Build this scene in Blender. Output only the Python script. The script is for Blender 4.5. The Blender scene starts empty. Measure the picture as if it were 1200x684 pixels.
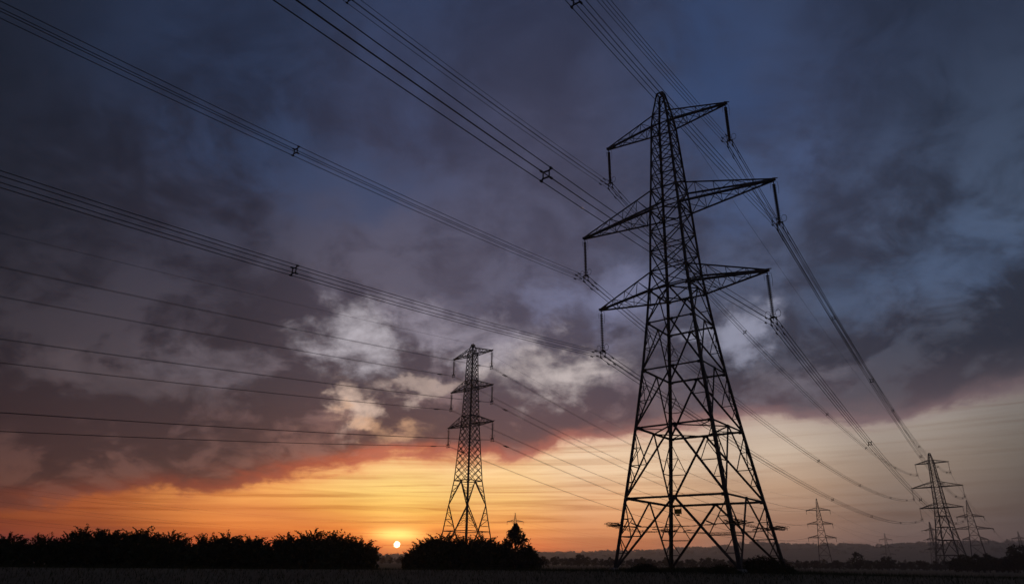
import bpy, math, random
from mathutils import Vector, Matrix
from math import radians as R, sin, cos, pi

sc = bpy.context.scene
col = sc.collection

# ------------------------------------------------------------------ camera
PITCH, ROLL, FPX = R(22.1196), R(0.787), 791.28
cam_d = bpy.data.cameras.new('camera')
cam_d.sensor_width = 36.0
cam_d.lens = FPX * 36.0 / 1200.0
cam_d.clip_start, cam_d.clip_end = 0.1, 30000
cam = bpy.data.objects.new('camera', cam_d)
col.objects.link(cam)
cam.location = (0, 0, 0.07)
cam.rotation_mode = 'QUATERNION'
cam.rotation_quaternion = (Matrix.Rotation(R(90) + PITCH, 3, 'X') @ Matrix.Rotation(ROLL, 3, 'Z')).to_quaternion()
sc.camera = cam

# ------------------------------------------------------------------ view, sampling
sc.view_settings.view_transform = 'Standard'
sc.view_settings.look = 'None'
sc.view_settings.exposure = 0.0
sc.view_settings.gamma = 1.0
sc.view_settings.use_curve_mapping = False
sc.render.engine = 'CYCLES'
sc.cycles.use_denoising = True
sc.cycles.denoiser = 'OPENIMAGEDENOISE'
sc.cycles.denoising_input_passes = 'RGB_ALBEDO_NORMAL'
sc.cycles.denoising_prefilter = 'ACCURATE'
sc.cycles.max_bounces = 4
sc.cycles.diffuse_bounces = 2
sc.cycles.volume_bounces = 0
sc.cycles.sample_clamp_indirect = 4.0

# ------------------------------------------------------------------ world: dusk sky with a broken cloud deck
SUN_AZ, SUN_EL = -8.8, 1.5            # degrees, azimuth clockwise from +Y
HAZE_DENSITY = 0.00034

def lin(c):
    return tuple((v / 255 / 12.92) if v / 255 <= 0.04045 else ((v / 255 + 0.055) / 1.055) ** 2.4 for v in c) + (1.0,)

world = bpy.data.worlds.new('World')
sc.world = world
world.use_nodes = True
wt = world.node_tree
wt.nodes.clear()

class NB:
    """tiny node-building helper: values are sockets or numbers"""
    def __init__(s, t): s.t = t
    def put(s, sock, v):
        if isinstance(v, bpy.types.NodeSocket): s.t.links.new(v, sock)
        elif v is not None: sock.default_value = v
    def m(s, op, a, b=None, c=None, clamp=False):
        n = s.t.nodes.new('ShaderNodeMath'); n.operation = op; n.use_clamp = clamp
        for k, v in enumerate((a, b, c)):
            if v is not None: s.put(n.inputs[k], v)
        return n.outputs[0]
    def ramp(s, v, stops, smooth=False):
        """stops: (position 0..1, rgb255)"""
        n = s.t.nodes.new('ShaderNodeValToRGB')
        n.color_ramp.interpolation = 'EASE' if smooth else 'LINEAR'
        e = n.color_ramp.elements
        while len(e) < len(stops): e.new(0.5)
        for k, (p, c) in enumerate(stops):
            e[k].position = p; e[k].color = lin(c)
        s.put(n.inputs[0], v)
        return n.outputs[0]
    def remap(s, v, a, b, c=0.0, d=1.0, smooth=False):
        n = s.t.nodes.new('ShaderNodeMapRange')
        n.interpolation_type = 'SMOOTHSTEP' if smooth else 'LINEAR'
        s.put(n.inputs[0], v)
        for k, x in enumerate((a, b, c, d)): s.put(n.inputs[k + 1], x)
        return n.outputs[0]
    def mix(s, f, a, b, blend='MIX'):
        n = s.t.nodes.new('ShaderNodeMix'); n.data_type = 'RGBA'; n.blend_type = blend
        n.clamp_factor = True
        s.put(n.inputs[0], f); s.put(n.inputs[6], a); s.put(n.inputs[7], b)
        return n.outputs[2]
    def xyz(s, x, y, z):
        n = s.t.nodes.new('ShaderNodeCombineXYZ')
        for k, v in enumerate((x, y, z)): s.put(n.inputs[k], v)
        return n.outputs[0]
    def noise(s, vec, scale, detail=5.0, rough=0.55, dist=0.0):
        n = s.t.nodes.new('ShaderNodeTexNoise')
        s.put(n.inputs['Vector'], vec)
        n.inputs['Scale'].default_value = scale; n.inputs['Detail'].default_value = detail
        n.inputs['Roughness'].default_value = rough; n.inputs['Distortion'].default_value = dist
        return n.outputs[0]

b = NB(wt)
tc = wt.nodes.new('ShaderNodeTexCoord')
sep = wt.nodes.new('ShaderNodeSeparateXYZ')
wt.links.new(tc.outputs['Generated'], sep.inputs[0])
dx, dy, dz = sep.outputs
az = b.m('MULTIPLY', b.m('ARCTAN2', dx, dy), 180 / pi)
el = b.m('MULTIPLY', b.m('ARCSINE', dz), 180 / pi)
elp = b.m('MAXIMUM', el, 0.0)

# cloud deck coordinates: the direction laid on a level sheet overhead, so clouds crowd together towards the horizon
inv = b.m('DIVIDE', 1.0, b.m('ADD', b.m('MAXIMUM', dz, 0.0), 0.16))
px, py = b.m('MULTIPLY', dx, inv), b.m('MULTIPLY', dy, inv)
sheet = b.xyz(px, py, 0.0)
n_big = b.noise(b.xyz(px, py, 3.7), 0.9, 4.0, 0.5, 0.6)
inv2 = b.m('DIVIDE', 1.0, b.m('ADD', b.m('MAXIMUM', dz, 0.0), 0.46))
qx2, qy2 = b.m('MULTIPLY', dx, inv2), b.m('MULTIPLY', dy, inv2)
n_mid = b.noise(b.xyz(qx2, qy2, 11.3), 3.9, 8.0, 0.58, 0.7)
n_fine = b.noise(b.xyz(qx2, qy2, 23.0), 9.5, 8.0, 0.66, 0.4)
n_edge = b.noise(b.xyz(b.m('MULTIPLY', az, 0.10), b.m('MULTIPLY', el, 0.30), 5.0), 1.0, 8.0, 0.6, 0.6)
n_streak = b.noise(b.xyz(b.m('MULTIPLY', az, 0.05), b.m('ADD', b.m('MULTIPLY', el, 1.7), b.m('MULTIPLY', az, -0.035)), 1.0), 1.0, 6.0, 0.6, 1.2)

def field(columns, v, lo, hi, smooth=False):
    """a colour by azimuth and elevation: columns = (azimuth, [(elevation, rgb), ...]) blended across azimuth"""
    t = b.remap(v, lo, hi)
    out = None; prev = None
    for a, stops in columns:
        c = b.ramp(t, [((e - lo) / (hi - lo), rgb) for e, rgb in stops], smooth)
        out = c if out is None else b.mix(b.remap(az, prev, a, smooth=True), out, c)
        prev = a
    return out

# the clear band under the deck
clear = field([
    (-42, [(0, (66, 33, 27)), (1.5, (82, 42, 32)), (3.5, (94, 52, 38)), (6, (108, 66, 50)), (12, (76, 64, 64))]),
    (-31, [(0, (104, 47, 32)), (1.5, (134, 63, 39)), (3.2, (158, 83, 48)), (5.0, (184, 104, 58)), (12, (150, 100, 80))]),
    (-20, [(0, (176, 74, 38)), (1.5, (212, 100, 48)), (3.2, (240, 148, 72)), (5.5, (255, 184, 104)), (8, (248, 184, 120)), (12, (190, 140, 110))]),
    (-9, [(0, (204, 66, 26)), (1.4, (226, 84, 30)), (2.6, (244, 136, 48)), (4.0, (252, 196, 88)), (5.5, (255, 218, 130)), (8, (255, 212, 150)), (12, (236, 190, 150))]),
    (-1, [(0, (170, 74, 40)), (1.5, (224, 112, 56)), (3, (248, 164, 84)), (5, (252, 200, 124)), (7.5, (252, 212, 156)), (12, (225, 190, 165))]),
    (7, [(0, (140, 84, 64)), (1.5, (182, 108, 72)), (3, (216, 146, 98)), (5, (236, 184, 136)), (7, (242, 208, 170)), (9, (238, 208, 176)), (13, (205, 176, 164))]),
    (20, [(0, (100, 79, 76)), (1.5, (124, 97, 88)), (3.2, (152, 117, 98)), (6, (186, 154, 128)), (8.5, (204, 184, 164)), (14, (172, 158, 154))]),
    (30, [(0, (80, 68, 70)), (1.5, (92, 79, 79)), (3.5, (107, 92, 86)), (7, (140, 124, 112)), (10, (160, 149, 140)), (14, (146, 140, 142))]),
    (39, [(0, (62, 56, 61)), (1.5, (68, 62, 65)), (4, (78, 70, 68)), (8, (104, 97, 91)), (11, (122, 116, 112)), (15, (112, 110, 114))]),
], el, 0, 16)
clear = b.mix(b.remap(az, -8.0, 22.0, 1.0, 0.4), clear, b.mix(1.0, clear, b.ramp(b.remap(n_streak, 0.32, 0.68), [(0, (196, 170, 152)), (0.5, (240, 234, 228)), (1, (255, 255, 255))]), 'MULTIPLY'))

# the deck itself: dark body and its brighter, thinner parts
dark = field([
    (-45, [(0, (62, 40, 38)), (6, (48, 36, 38)), (13, (34, 32, 39)), (22, (26, 29, 38)), (36, (25, 30, 42)), (50, (27, 32, 46))]),
    (-26, [(0, (80, 52, 46)), (7, (62, 47, 50)), (13, (50, 46, 54)), (22, (40, 40, 52)), (36, (33, 39, 57)), (50, (36, 44, 64))]),
    (-12, [(0, (110, 66, 54)), (9, (84, 61, 62)), (14, (70, 62, 71)), (22, (66, 62, 76)), (34, (52, 54, 74)), (50, (38, 47, 70))]),
    (3, [(0, (120, 80, 70)), (10, (92, 70, 74)), (15, (76, 70, 82)), (22, (74, 72, 90)), (34, (58, 59, 79)), (50, (40, 48, 71))]),
    (20, [(0, (90, 76, 78)), (11, (86, 72, 80)), (15, (55, 55, 67)), (22, (54, 58, 76)), (34, (53, 58, 80)), (50, (40, 48, 72))]),
    (42, [(0, (70, 64, 70)), (11, (72, 68, 76)), (15, (41, 45, 57)), (22, (42, 48, 62)), (36, (36, 43, 59)), (50, (32, 39, 56))]),
], el, 0, 50)
lite = field([
    (-45, [(0, (90, 56, 48)), (8, (64, 50, 51)), (14, (48, 45, 52)), (22, (34, 37, 48)), (36, (30, 36, 51)), (50, (31, 38, 55))]),
    (-26, [(0, (130, 80, 62)), (8, (90, 68, 68)), (14, (74, 68, 76)), (22, (58, 58, 72)), (34, (48, 61, 90)), (50, (42, 54, 80))]),
    (-12, [(0, (180, 110, 80)), (10, (122, 90, 86)), (15, (110, 99, 107)), (22, (92, 88, 103)), (34, (66, 74, 104)), (50, (44, 58, 88))]),
    (3, [(0, (190, 130, 100)), (11, (124, 98, 98)), (16, (112, 104, 116)), (22, (96, 97, 120)), (34, (74, 76, 100)), (50, (47, 58, 86))]),
    (20, [(0, (150, 126, 118)), (12, (84, 78, 87)), (16, (74, 77, 92)), (22, (76, 84, 108)), (34, (64, 78, 112)), (50, (47, 60, 88))]),
    (42, [(0, (110, 100, 104)), (12, (78, 76, 84)), (16, (62, 68, 82)), (22, (72, 86, 110)), (36, (48, 57, 78)), (50, (37, 46, 66))]),
], el, 0, 50)
body_f = b.m('ADD', b.m('MULTIPLY', n_big, 0.32), b.m('ADD', b.m('MULTIPLY', n_mid, 0.38), b.m('MULTIPLY', n_fine, 0.30)))
hw = b.remap(el, 15.0, 36.0, 0.036, 0.11)
cloud = b.mix(b.remap(body_f, b.m('SUBTRACT', 0.515, hw), b.m('ADD', 0.515, hw), smooth=True), dark, lite)

# thin places where the light behind the deck comes through
breaks = [  # azimuth, elevation, half-size az, half-size el, colour, strength
    (-13.4, 17.2, 4.6, 2.4, (184, 178, 186), 1.0),
    (-5.0, 19.0, 6.5, 1.6, (150, 144, 158), 0.8),
    (-2.0, 17.4, 4.0, 1.3, (176, 168, 176), 0.7),
    (3.4, 15.3, 5.0, 2.2, (196, 184, 182), 0.9),
    (-13.2, 12.0, 1.9, 2.2, (212, 184, 168), 0.95),
    (-11.4, 10.8, 3.4, 0.9, (212, 164, 128), 0.7),
    (-8.6, 13.7, 2.8, 0.7, (176, 156, 148), 0.8),
    (-24.0, 14.6, 4.0, 1.6, (102, 95, 104), 0.8),
    (-30.5, 12.5, 6.0, 1.2, (82, 74, 80), 0.7),
    (18.6, 17.4, 2.6, 1.9, (150, 152, 172), 0.8),
    (7.0, 20.8, 4.6, 2.4, (116, 120, 150), 0.8),
    (30.0, 20.8, 6.0, 2.6, (74, 90, 118), 0.6),
    (35.5, 22.6, 4.0, 3.0, (74, 90, 118), 0.6),
    (22.5, 13.4, 4.0, 1.4, (116, 110, 120), 0.6),
    (-5.0, 23.0, 10.0, 3.0, (88, 86, 104), 0.5),
    (-20.0, 31.0, 10.0, 3.0, (52, 68, 100), 0.6),
    (20.0, 37.5, 5.0, 7.0, (50, 68, 104), 0.6),
    (23.0, 29.0, 5.0, 3.0, (70, 86, 122), 0.7),
]
n_x = b.noise(b.xyz(qx2, qy2, 31.0), 21.0, 6.0, 0.6, 0.4)
open_n = b.m('ADD', b.m('MULTIPLY', n_mid, 0.40), b.m('ADD', b.m('MULTIPLY', n_fine, 0.42), b.m('MULTIPLY', n_x, 0.18)))
open_n = b.m('ADD', b.m('MULTIPLY', b.m('SUBTRACT', open_n, 0.5), 1.7), 0.5)
n_wx = b.noise(b.xyz(qx2, qy2, 41.0), 6.0, 5.0, 0.6, 0.0)
n_wy = b.noise(b.xyz(qx2, qy2, 53.0), 6.0, 5.0, 0.6, 0.0)
azw = b.m('ADD', az, b.m('MULTIPLY', b.m('SUBTRACT', n_wx, 0.5), 16.0))
elw = b.m('ADD', el, b.m('MULTIPLY', b.m('SUBTRACT', n_wy, 0.5), 9.0))
for (a0, e0, sa, se, c, s) in breaks:
    qx = b.m('DIVIDE', b.m('SUBTRACT', azw, a0), sa)
    qy = b.m('DIVIDE', b.m('SUBTRACT', elw, e0), se)
    r2 = b.m('ADD', b.m('MULTIPLY', qx, qx), b.m('MULTIPLY', qy, qy))
    g = b.m('EXPONENT', b.m('MULTIPLY', r2, -0.5))
    f = b.m('MULTIPLY', b.remap(b.m('ADD', open_n, b.m('MULTIPLY', g, 0.50)), 0.62, 1.12, smooth=True), s)
    f = b.m('MULTIPLY', f, b.remap(g, 0.08, 0.75, smooth=True))
    cloud = b.mix(f, cloud, lin(c))

# underside of the deck: where it ends above the horizon
edge_pts = [(-60, 1.5), (-36, 3.0), (-31, 3.6), (-25.8, 4.7), (-20, 5.7), (-15, 6.8), (-10, 7.9), (-5.5, 8.0), (0, 8.2), (7, 9.5), (14, 10.5), (21, 10.9), (27, 10.5), (33, 10.7), (38, 11.8), (60, 16)]
crv = wt.nodes.new('ShaderNodeFloatCurve')
cm = crv.mapping.curves[0]
pts = [((a + 60) / 120, e / 20) for a, e in edge_pts]
while len(cm.points) < len(pts): cm.points.new(0.5, 0.5)
for k, p in enumerate(pts): cm.points[k].location = p
crv.mapping.update()
b.put(crv.inputs['Value'], b.remap(az, -60, 60))
e_edge = b.m('MULTIPLY', crv.outputs[0], 20.0)
wob = b.m('ADD', b.m('MULTIPLY', b.m('SUBTRACT', n_edge, 0.5), 3.4), b.m('MULTIPLY', b.m('SUBTRACT', n_fine, 0.5), 2.2))
sd = b.m('ADD', b.m('SUBTRACT', el, e_edge), wob)          # degrees above the edge
deck = b.remap(sd, -0.25, 0.55, smooth=True)
fr = b.m('EXPONENT', b.m('MULTIPLY', b.m('POWER', b.m('SUBTRACT', sd, 0.35), 2.0), -1.6))
fringe_c = b.ramp(b.remap(az, -45, 45), [(0.0, (84, 50, 46)), (0.2, (140, 66, 48)), (0.36, (224, 104, 66)), (0.5, (208, 108, 84)), (0.62, (184, 128, 116)), (0.75, (146, 112, 112)), (1.0, (112, 102, 106))])
skycol = b.mix(deck, clear, cloud)
skycol = b.mix(b.m('MULTIPLY', fr, 0.48), skycol, fringe_c)

# a smoky shelf of low cloud left of the sun
shx = b.m('DIVIDE', b.m('SUBTRACT', az, -18.0), 8.0)
shy = b.m('DIVIDE', b.m('SUBTRACT', el, b.m('ADD', 3.6, b.m('MULTIPLY', b.m('SUBTRACT', n_edge, 0.5), 1.8))), 0.75)
shf = b.m('EXPONENT', b.m('MULTIPLY', b.m('ADD', b.m('MULTIPLY', shx, shx), b.m('MULTIPLY', shy, shy)), -1.0))
skycol = b.mix(b.m('MULTIPLY', shf, 0.55), skycol, lin((196, 106, 60)))

# the sun's disc and its glow
sv = Vector((sin(R(SUN_AZ)) * cos(R(SUN_EL)), cos(R(SUN_AZ)) * cos(R(SUN_EL)), sin(R(SUN_EL))))
dv = wt.nodes.new('ShaderNodeVectorMath'); dv.operation = 'DISTANCE'
wt.links.new(tc.outputs['Generated'], dv.inputs[0]); dv.inputs[1].default_value = sv
ang = b.m('MULTIPLY', dv.outputs['Value'], 180 / pi)
gx = b.m('DIVIDE', b.m('SUBTRACT', az, SUN_AZ), 1.7)
gy = b.m('DIVIDE', b.m('SUBTRACT', el, SUN_EL + 0.75), 0.42)
glow1 = b.m('EXPONENT', b.m('MULTIPLY', b.m('ADD', b.m('MULTIPLY', gx, gx), b.m('MULTIPLY', gy, gy)), -1.0))
glow2 = b.m('EXPONENT', b.m('MULTIPLY', ang, -0.55))
cx = b.m('DIVIDE', b.m('SUBTRACT', az, SUN_AZ - 0.2), 2.3)
cy = b.m('DIVIDE', b.m('SUBTRACT', el, 4.2), 2.0)
glow3 = b.m('EXPONENT', b.m('MULTIPLY', b.m('ADD', b.m('MULTIPLY', cx, cx), b.m('MULTIPLY', cy, cy)), -1.0))
skycol = b.mix(b.m('MULTIPLY', glow3, b.remap(n_streak, 0.35, 0.65, 0.12, 0.42)), skycol, (1.15, 0.80, 0.22, 1))
skycol = b.mix(b.m('MULTIPLY', glow1, 0.9), skycol, (1.9, 1.15, 0.30, 1))
skycol = b.mix(b.m('MULTIPLY', glow2, 0.5), skycol, (1.1, 0.5, 0.12, 1))
disc = b.remap(ang, 0.265, 0.215, smooth=True)
# the low sky shines through kilometres of haze, so above the haze it is brighter towards the horizon
path = b.m('MINIMUM', b.m('DIVIDE', 122.0, b.m('MAXIMUM', dz, 0.004)), 6300.0)
boost = b.m('MINIMUM', b.m('EXPONENT', b.m('MULTIPLY', path, HAZE_DENSITY)), 6.0)
skycol = b.mix(1.0, skycol, b.xyz(boost, boost, boost), 'MULTIPLY')
veil = b.m('SUBTRACT', boost, 1.0)
air = b.mix(1.0, b.xyz(veil, veil, veil), (0.040, 0.034, 0.034, 1), 'MULTIPLY')
skycol = b.mix(1.0, skycol, air, 'SUBTRACT')
skycol = b.mix(1.0, skycol, (0.002, 0.002, 0.002, 1), 'LIGHTEN')
skycol = b.mix(disc, skycol, (15.0, 11.0, 6.6, 1))

nish = wt.nodes.new('ShaderNodeTexSky')
nish.sky_type = 'NISHITA'
nish.sun_disc = False
nish.sun_elevation = R(SUN_EL)
nish.sun_rotation = R(SUN_AZ)
nish.air_density, nish.dust_density, nish.ozone_density = 1.0, 2.0, 2.0
bg1 = wt.nodes.new('ShaderNodeBackground'); bg1.inputs['Strength'].default_value = 1.0
wt.links.new(skycol, bg1.inputs['Color'])
bg2 = wt.nodes.new('ShaderNodeBackground'); bg2.inputs['Strength'].default_value = 0.002
wt.links.new(nish.outputs[0], bg2.inputs['Color'])
add = wt.nodes.new('ShaderNodeAddShader')
wt.links.new(bg1.outputs[0], add.inputs[0]); wt.links.new(bg2.outputs[0], add.inputs[1])
wo = wt.nodes.new('ShaderNodeOutputWorld')
wt.links.new(add.outputs[0], wo.inputs['Surface'])
world.cycles.sampling_method = 'MANUAL'
world.cycles.sample_map_resolution = 1024

# ------------------------------------------------------------------ sun lamp
sun_d = bpy.data.lights.new('sun', 'SUN')
sun_d.energy = 0.3
sun_d.angle = R(0.5)
sun_d.color = (1.0, 0.50, 0.20)
sun = bpy.data.objects.new('sun', sun_d)
col.objects.link(sun)
sun.rotation_euler = (-sv).to_track_quat('-Z', 'Y').to_euler()

# ------------------------------------------------------------------ materials
def material(name, base, rough=0.8, metal=0.0, var=0.25, scale=3.0, spec=0.3, bump=0.0):
    m = bpy.data.materials.new(name); m.use_nodes = True
    t = m.node_tree; n = NB(t); p = t.nodes['Principled BSDF']
    tcn = t.nodes.new('ShaderNodeTexCoord')
    nz = n.noise(tcn.outputs['Object'], scale, 5.0, 0.6)
    f = n.remap(nz, 0.3, 0.7)
    lo = tuple(c * (1 - var) for c in base) + (1,); hi = tuple(min(1, c * (1 + var)) for c in base) + (1,)
    t.links.new(n.mix(f, lo, hi), p.inputs['Base Color'])
    p.inputs['Roughness'].default_value = rough; p.inputs['Metallic'].default_value = metal
    p.inputs['Specular IOR Level'].default_value = spec
    if bump:
        bp = t.nodes.new('ShaderNodeBump'); bp.inputs['Strength'].default_value = bump
        t.links.new(nz, bp.inputs['Height']); t.links.new(bp.outputs[0], p.inputs['Normal'])
    return m

M = {
    'steel': material('galvanised_steel', (0.07, 0.07, 0.073), 0.8, 0.0, 0.35, 1.2, 0.1),
    'glass': material('insulator_glaze', (0.04, 0.032, 0.03), 0.7, 0.0, 0.2, 6.0, 0.1),
    'wire': material('aged_aluminium_wire', (0.09, 0.09, 0.095), 0.7, 0.0, 0.15, 0.5, 0.2),
    'barb': material('rusty_barbed_wire', (0.08, 0.05, 0.035), 0.9, 0.0, 0.3, 8.0, 0.1),
    'plate': material('yellow_plate', (0.45, 0.33, 0.04), 0.6, 0.0, 0.2, 5.0),
    'concrete': material('concrete', (0.3, 0.29, 0.27), 0.95, 0.0, 0.2, 2.0, 0.1),
    'leaf': material('dark_leaf', (0.035, 0.045, 0.022), 0.9, 0.0, 0.35, 0.9, 0.05),
    'leaf2': material('brown_green_leaf', (0.045, 0.042, 0.025), 0.9, 0.0, 0.35, 0.7, 0.05),
    'bark': material('bark', (0.06, 0.045, 0.035), 0.95, 0.0, 0.3, 4.0, 0.05),
    'grass': material('rough_grass', (0.05, 0.055, 0.025), 0.95, 0.0, 0.4, 0.15, 0.05),
    'field': None, 'hill': None,
}
def ground_material(name, a, c, s):
    m = bpy.data.materials.new(name); m.use_nodes = True
    t = m.node_tree; n = NB(t); p = t.nodes['Principled BSDF']
    tcn = t.nodes.new('ShaderNodeTexCoord')
    f = n.m('ADD', n.m('MULTIPLY', n.noise(tcn.outputs['Object'], s, 6.0, 0.6), 0.6), n.m('MULTIPLY', n.noise(tcn.outputs['Object'], s * 30, 4.0, 0.6), 0.4))
    t.links.new(n.mix(n.remap(f, 0.35, 0.65), a + (1,), c + (1,)), p.inputs['Base Color'])
    p.inputs['Roughness'].default_value = 1.0; p.inputs['Specular IOR Level'].default_value = 0.05
    bp = t.nodes.new('ShaderNodeBump'); bp.inputs['Strength'].default_value = 0.6; bp.inputs['Distance'].default_value = 0.3
    t.links.new(f, bp.inputs['Height']); t.links.new(bp.outputs[0], p.inputs['Normal'])
    return m
M['field'] = ground_material('field_soil_and_stubble', (0.13, 0.10, 0.065), (0.21, 0.17, 0.11), 0.05)
M['hill'] = ground_material('hill_pasture', (0.06, 0.065, 0.04), (0.13, 0.12, 0.075), 0.004)

# ------------------------------------------------------------------ mesh helpers
THICK = 1.0
class MB:
    def __init__(s): s.v = []; s.f = []
    def add(s, vs, fs):
        k = len(s.v); s.v += [tuple(v) for v in vs]; s.f += [tuple(i + k for i in f) for f in fs]
    def frame(s, a, c, ref=None):
        d = (c - a).normalized()
        r = ref or Vector((0, 0, 1))
        if abs(d.dot(r)) > 0.97: r = Vector((1, 0, 0)) if ref is None or abs(d.x) < 0.9 else Vector((0, 1, 0))
        x = d.cross(r).normalized(); y = x.cross(d).normalized()
        return d, x, y
    def bar(s, a, c, w, h=None):
        a, c = Vector(a), Vector(c); h = (h or w) * THICK; w = w * THICK
        if (c - a).length < 1e-6: return
        d, x, y = s.frame(a, c)
        x *= w / 2; y *= h / 2
        vs = [p + q for p in (a, c) for q in (x + y, y - x, -x - y, x - y)]
        s.add(vs, [(0, 1, 2, 3), (7, 6, 5, 4), (0, 4, 5, 1), (1, 5, 6, 2), (2, 6, 7, 3), (3, 7, 4, 0)])
    def angle(s, a, c, w, inward):
        """a rolled-steel angle whose heel faces away from `inward`"""
        a, c = Vector(a), Vector(c); d = (c - a).normalized()
        i = Vector(inward); i = (i - d * i.dot(d)).normalized(); j = d.cross(i)
        e1, e2 = (i + j).normalized(), (i - j).normalized()
        w = w * THICK; t = w * 0.14
        sec = [Vector((0, 0, 0)), e1 * w, e1 * w + e2 * t, e1 * t + e2 * t, e1 * t + e2 * w, e2 * w]
        off = -(e1 + e2) * w * 0.3
        vs = [p + q + off for p in (a, c) for q in sec]
        s.add(vs, [(0, 1, 2, 3), (0, 3, 4, 5), (9, 8, 7, 6), (11, 10, 9, 6)] + [(k, k + 6, (k + 1) % 6 + 6, (k + 1) % 6) for k in range(6)])
    def tube(s, pts, r, n=6, cap=True):
        pts = [Vector(p) for p in pts]; k0 = len(s.v); N = len(pts)
        rr = r if callable(r) else (lambda q: r)
        for k, p in enumerate(pts):
            d = (pts[min(k + 1, N - 1)] - pts[max(k - 1, 0)]).normalized()
            ref = Vector((0, 0, 1)) if abs(d.z) < 0.95 else Vector((1, 0, 0))
            x = d.cross(ref).normalized(); y = x.cross(d)
            q = rr(k / max(1, N - 1))
            for j in range(n):
                an = 2 * pi * j / n
                s.v.append(tuple(p + x * cos(an) * q + y * sin(an) * q))
        for k in range(N - 1):
            for j in range(n):
                s.f.append((k0 + k * n + j, k0 + k * n + (j + 1) % n, k0 + (k + 1) * n + (j + 1) % n, k0 + (k + 1) * n + j))
        if cap:
            s.f.append(tuple(k0 + j for j in range(n))[::-1]); s.f.append(tuple(k0 + (N - 1) * n + j for j in range(n)))
    def box(s, c, sx, sy, sz):
        c = Vector(c)
        vs = [c + Vector((i * sx / 2, j * sy / 2, k * sz / 2)) for k in (-1, 1) for i, j in ((-1, -1), (1, -1), (1, 1), (-1, 1))]
        s.add(vs, [(3, 2, 1, 0), (4, 5, 6, 7), (0, 1, 5, 4), (1, 2, 6, 5), (2, 3, 7, 6), (3, 0, 4, 7)])
    def lathe(s, c, prof, n=10):
        c = Vector(c); k0 = len(s.v)
        for r, z in prof:
            for j in range(n):
                an = 2 * pi * j / n; s.v.append((c.x + r * cos(an), c.y + r * sin(an), c.z + z))
        for k in range(len(prof) - 1):
            for j in range(n):
                s.f.append((k0 + k * n + j, k0 + k * n + (j + 1) % n, k0 + (k + 1) * n + (j + 1) % n, k0 + (k + 1) * n + j))
    def build(s, name, mat, parent=None, smooth=False):
        me = bpy.data.meshes.new(name); me.from_pydata(s.v, [], s.f); me.update()
        me.materials.append(mat)
        if smooth: me.polygons.foreach_set('use_smooth', [True] * len(me.polygons))
        o = bpy.data.objects.new(name, me); col.objects.link(o)
        if parent is not None: o.parent = parent
        return o

def tag(o, label=None, cat=None, group=None, kind=None):
    if label: o['label'] = label
    if cat: o['category'] = cat
    if group: o['group'] = group
    if kind: o['kind'] = kind
    return o
def empty(name, loc=(0, 0, 0), rz=0.0):
    o = bpy.data.objects.new(name, None); col.objects.link(o)
    o.location = loc; o.rotation_euler = (0, 0, rz); o.empty_display_size = 0.5
    return o
def copy_tree(o, parent=None):
    c = o.copy(); col.objects.link(c); c.parent = parent
    for ch in list(o.children): copy_tree(ch, c)
    return c

# ------------------------------------------------------------------ terrain
def sm(a, c, x):
    t = min(1, max(0, (x - a) / (c - a))); return t * t * (3 - 2 * t)
rnd = random.Random(5)
WV = [(rnd.uniform(0.01, 0.12), rnd.uniform(0, 6.28), rnd.uniform(0, 6.28)) for _ in range(10)]
def ripple(x, y):
    return sum(sin((x * cos(a) + y * sin(a)) * k + p) for k, a, p in WV) / 10
HILL = [(-180, 30), (-60, 34), (-36, 30), (-14, 30), (-4, 36), (2, 48), (6, 54), (10, 60), (15, 74), (19, 92), (23, 86), (27, 84), (30, 90), (33, 96), (36, 92), (42, 104), (60, 70), (180, 30)]
def hill_top(a):
    for (a0, h0), (a1, h1) in zip(HILL, HILL[1:]):
        if a0 <= a <= a1: return h0 + (h1 - h0) * sm(a0, a1, a)
    return 30
def ground_z(x, y):
    r = math.hypot(x, y)
    z = -1.55 + 1.32 * sm(8, 58, r)
    z += min(1.0, r / 60) * 0.10 * ripple(x * 1.0, y * 1.0)
    z += 0.0042 * max(0, min(r, 900) - 110)
    z += 0.30 * math.exp(-((x - 16.6) ** 2 + (y - 62.6) ** 2) / 120.0) * 0.7
    if x < 0: z -= 0.35 * sm(0, 30, -x) * sm(40, 80, r)
    if r > 1200:
        a = math.degrees(math.atan2(x, y))
        z += (hill_top(a) + 1.5 * sin(a * 1.1)) * sm(1500, 3000, r) * (1 - 0.3 * sm(3200, 6000, r))
    return z
rings = [0.0, 1.5, 3, 5, 7, 9, 12] + [12 * 1.075 ** k for k in range(1, 70)]
rings = [r for r in rings if r < 1600] + [1600, 1750, 1900, 2050, 2200, 2350, 2500, 2650, 2800, 2950, 3100, 3400, 3800, 4400, 5200, 6000]
NA = 300
def ring_mesh(rs, name, mat):
    m = MB()
    for r in rs:
        for k in range(NA):
            an = 2 * pi * k / NA; x, y = r * sin(an), r * cos(an)
            m.v.append((x, y, ground_z(x, y)))
    for i in range(len(rs) - 1):
        for k in range(NA):
            k2 = (k + 1) % NA
            if rs[i] == 0:
                m.f.append((i * NA, (i + 1) * NA + k2, (i + 1) * NA + k))
            else:
                m.f.append((i * NA + k, i * NA + k2, (i + 1) * NA + k2, (i + 1) * NA + k))
    return tag(m.build(name, mat, smooth=True), kind='structure')
ring_mesh([r for r in rings if r <= 1600], 'ground', M['field'])
ring_mesh([r for r in rings if r >= 1600], 'hills', M['hill'])

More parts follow.
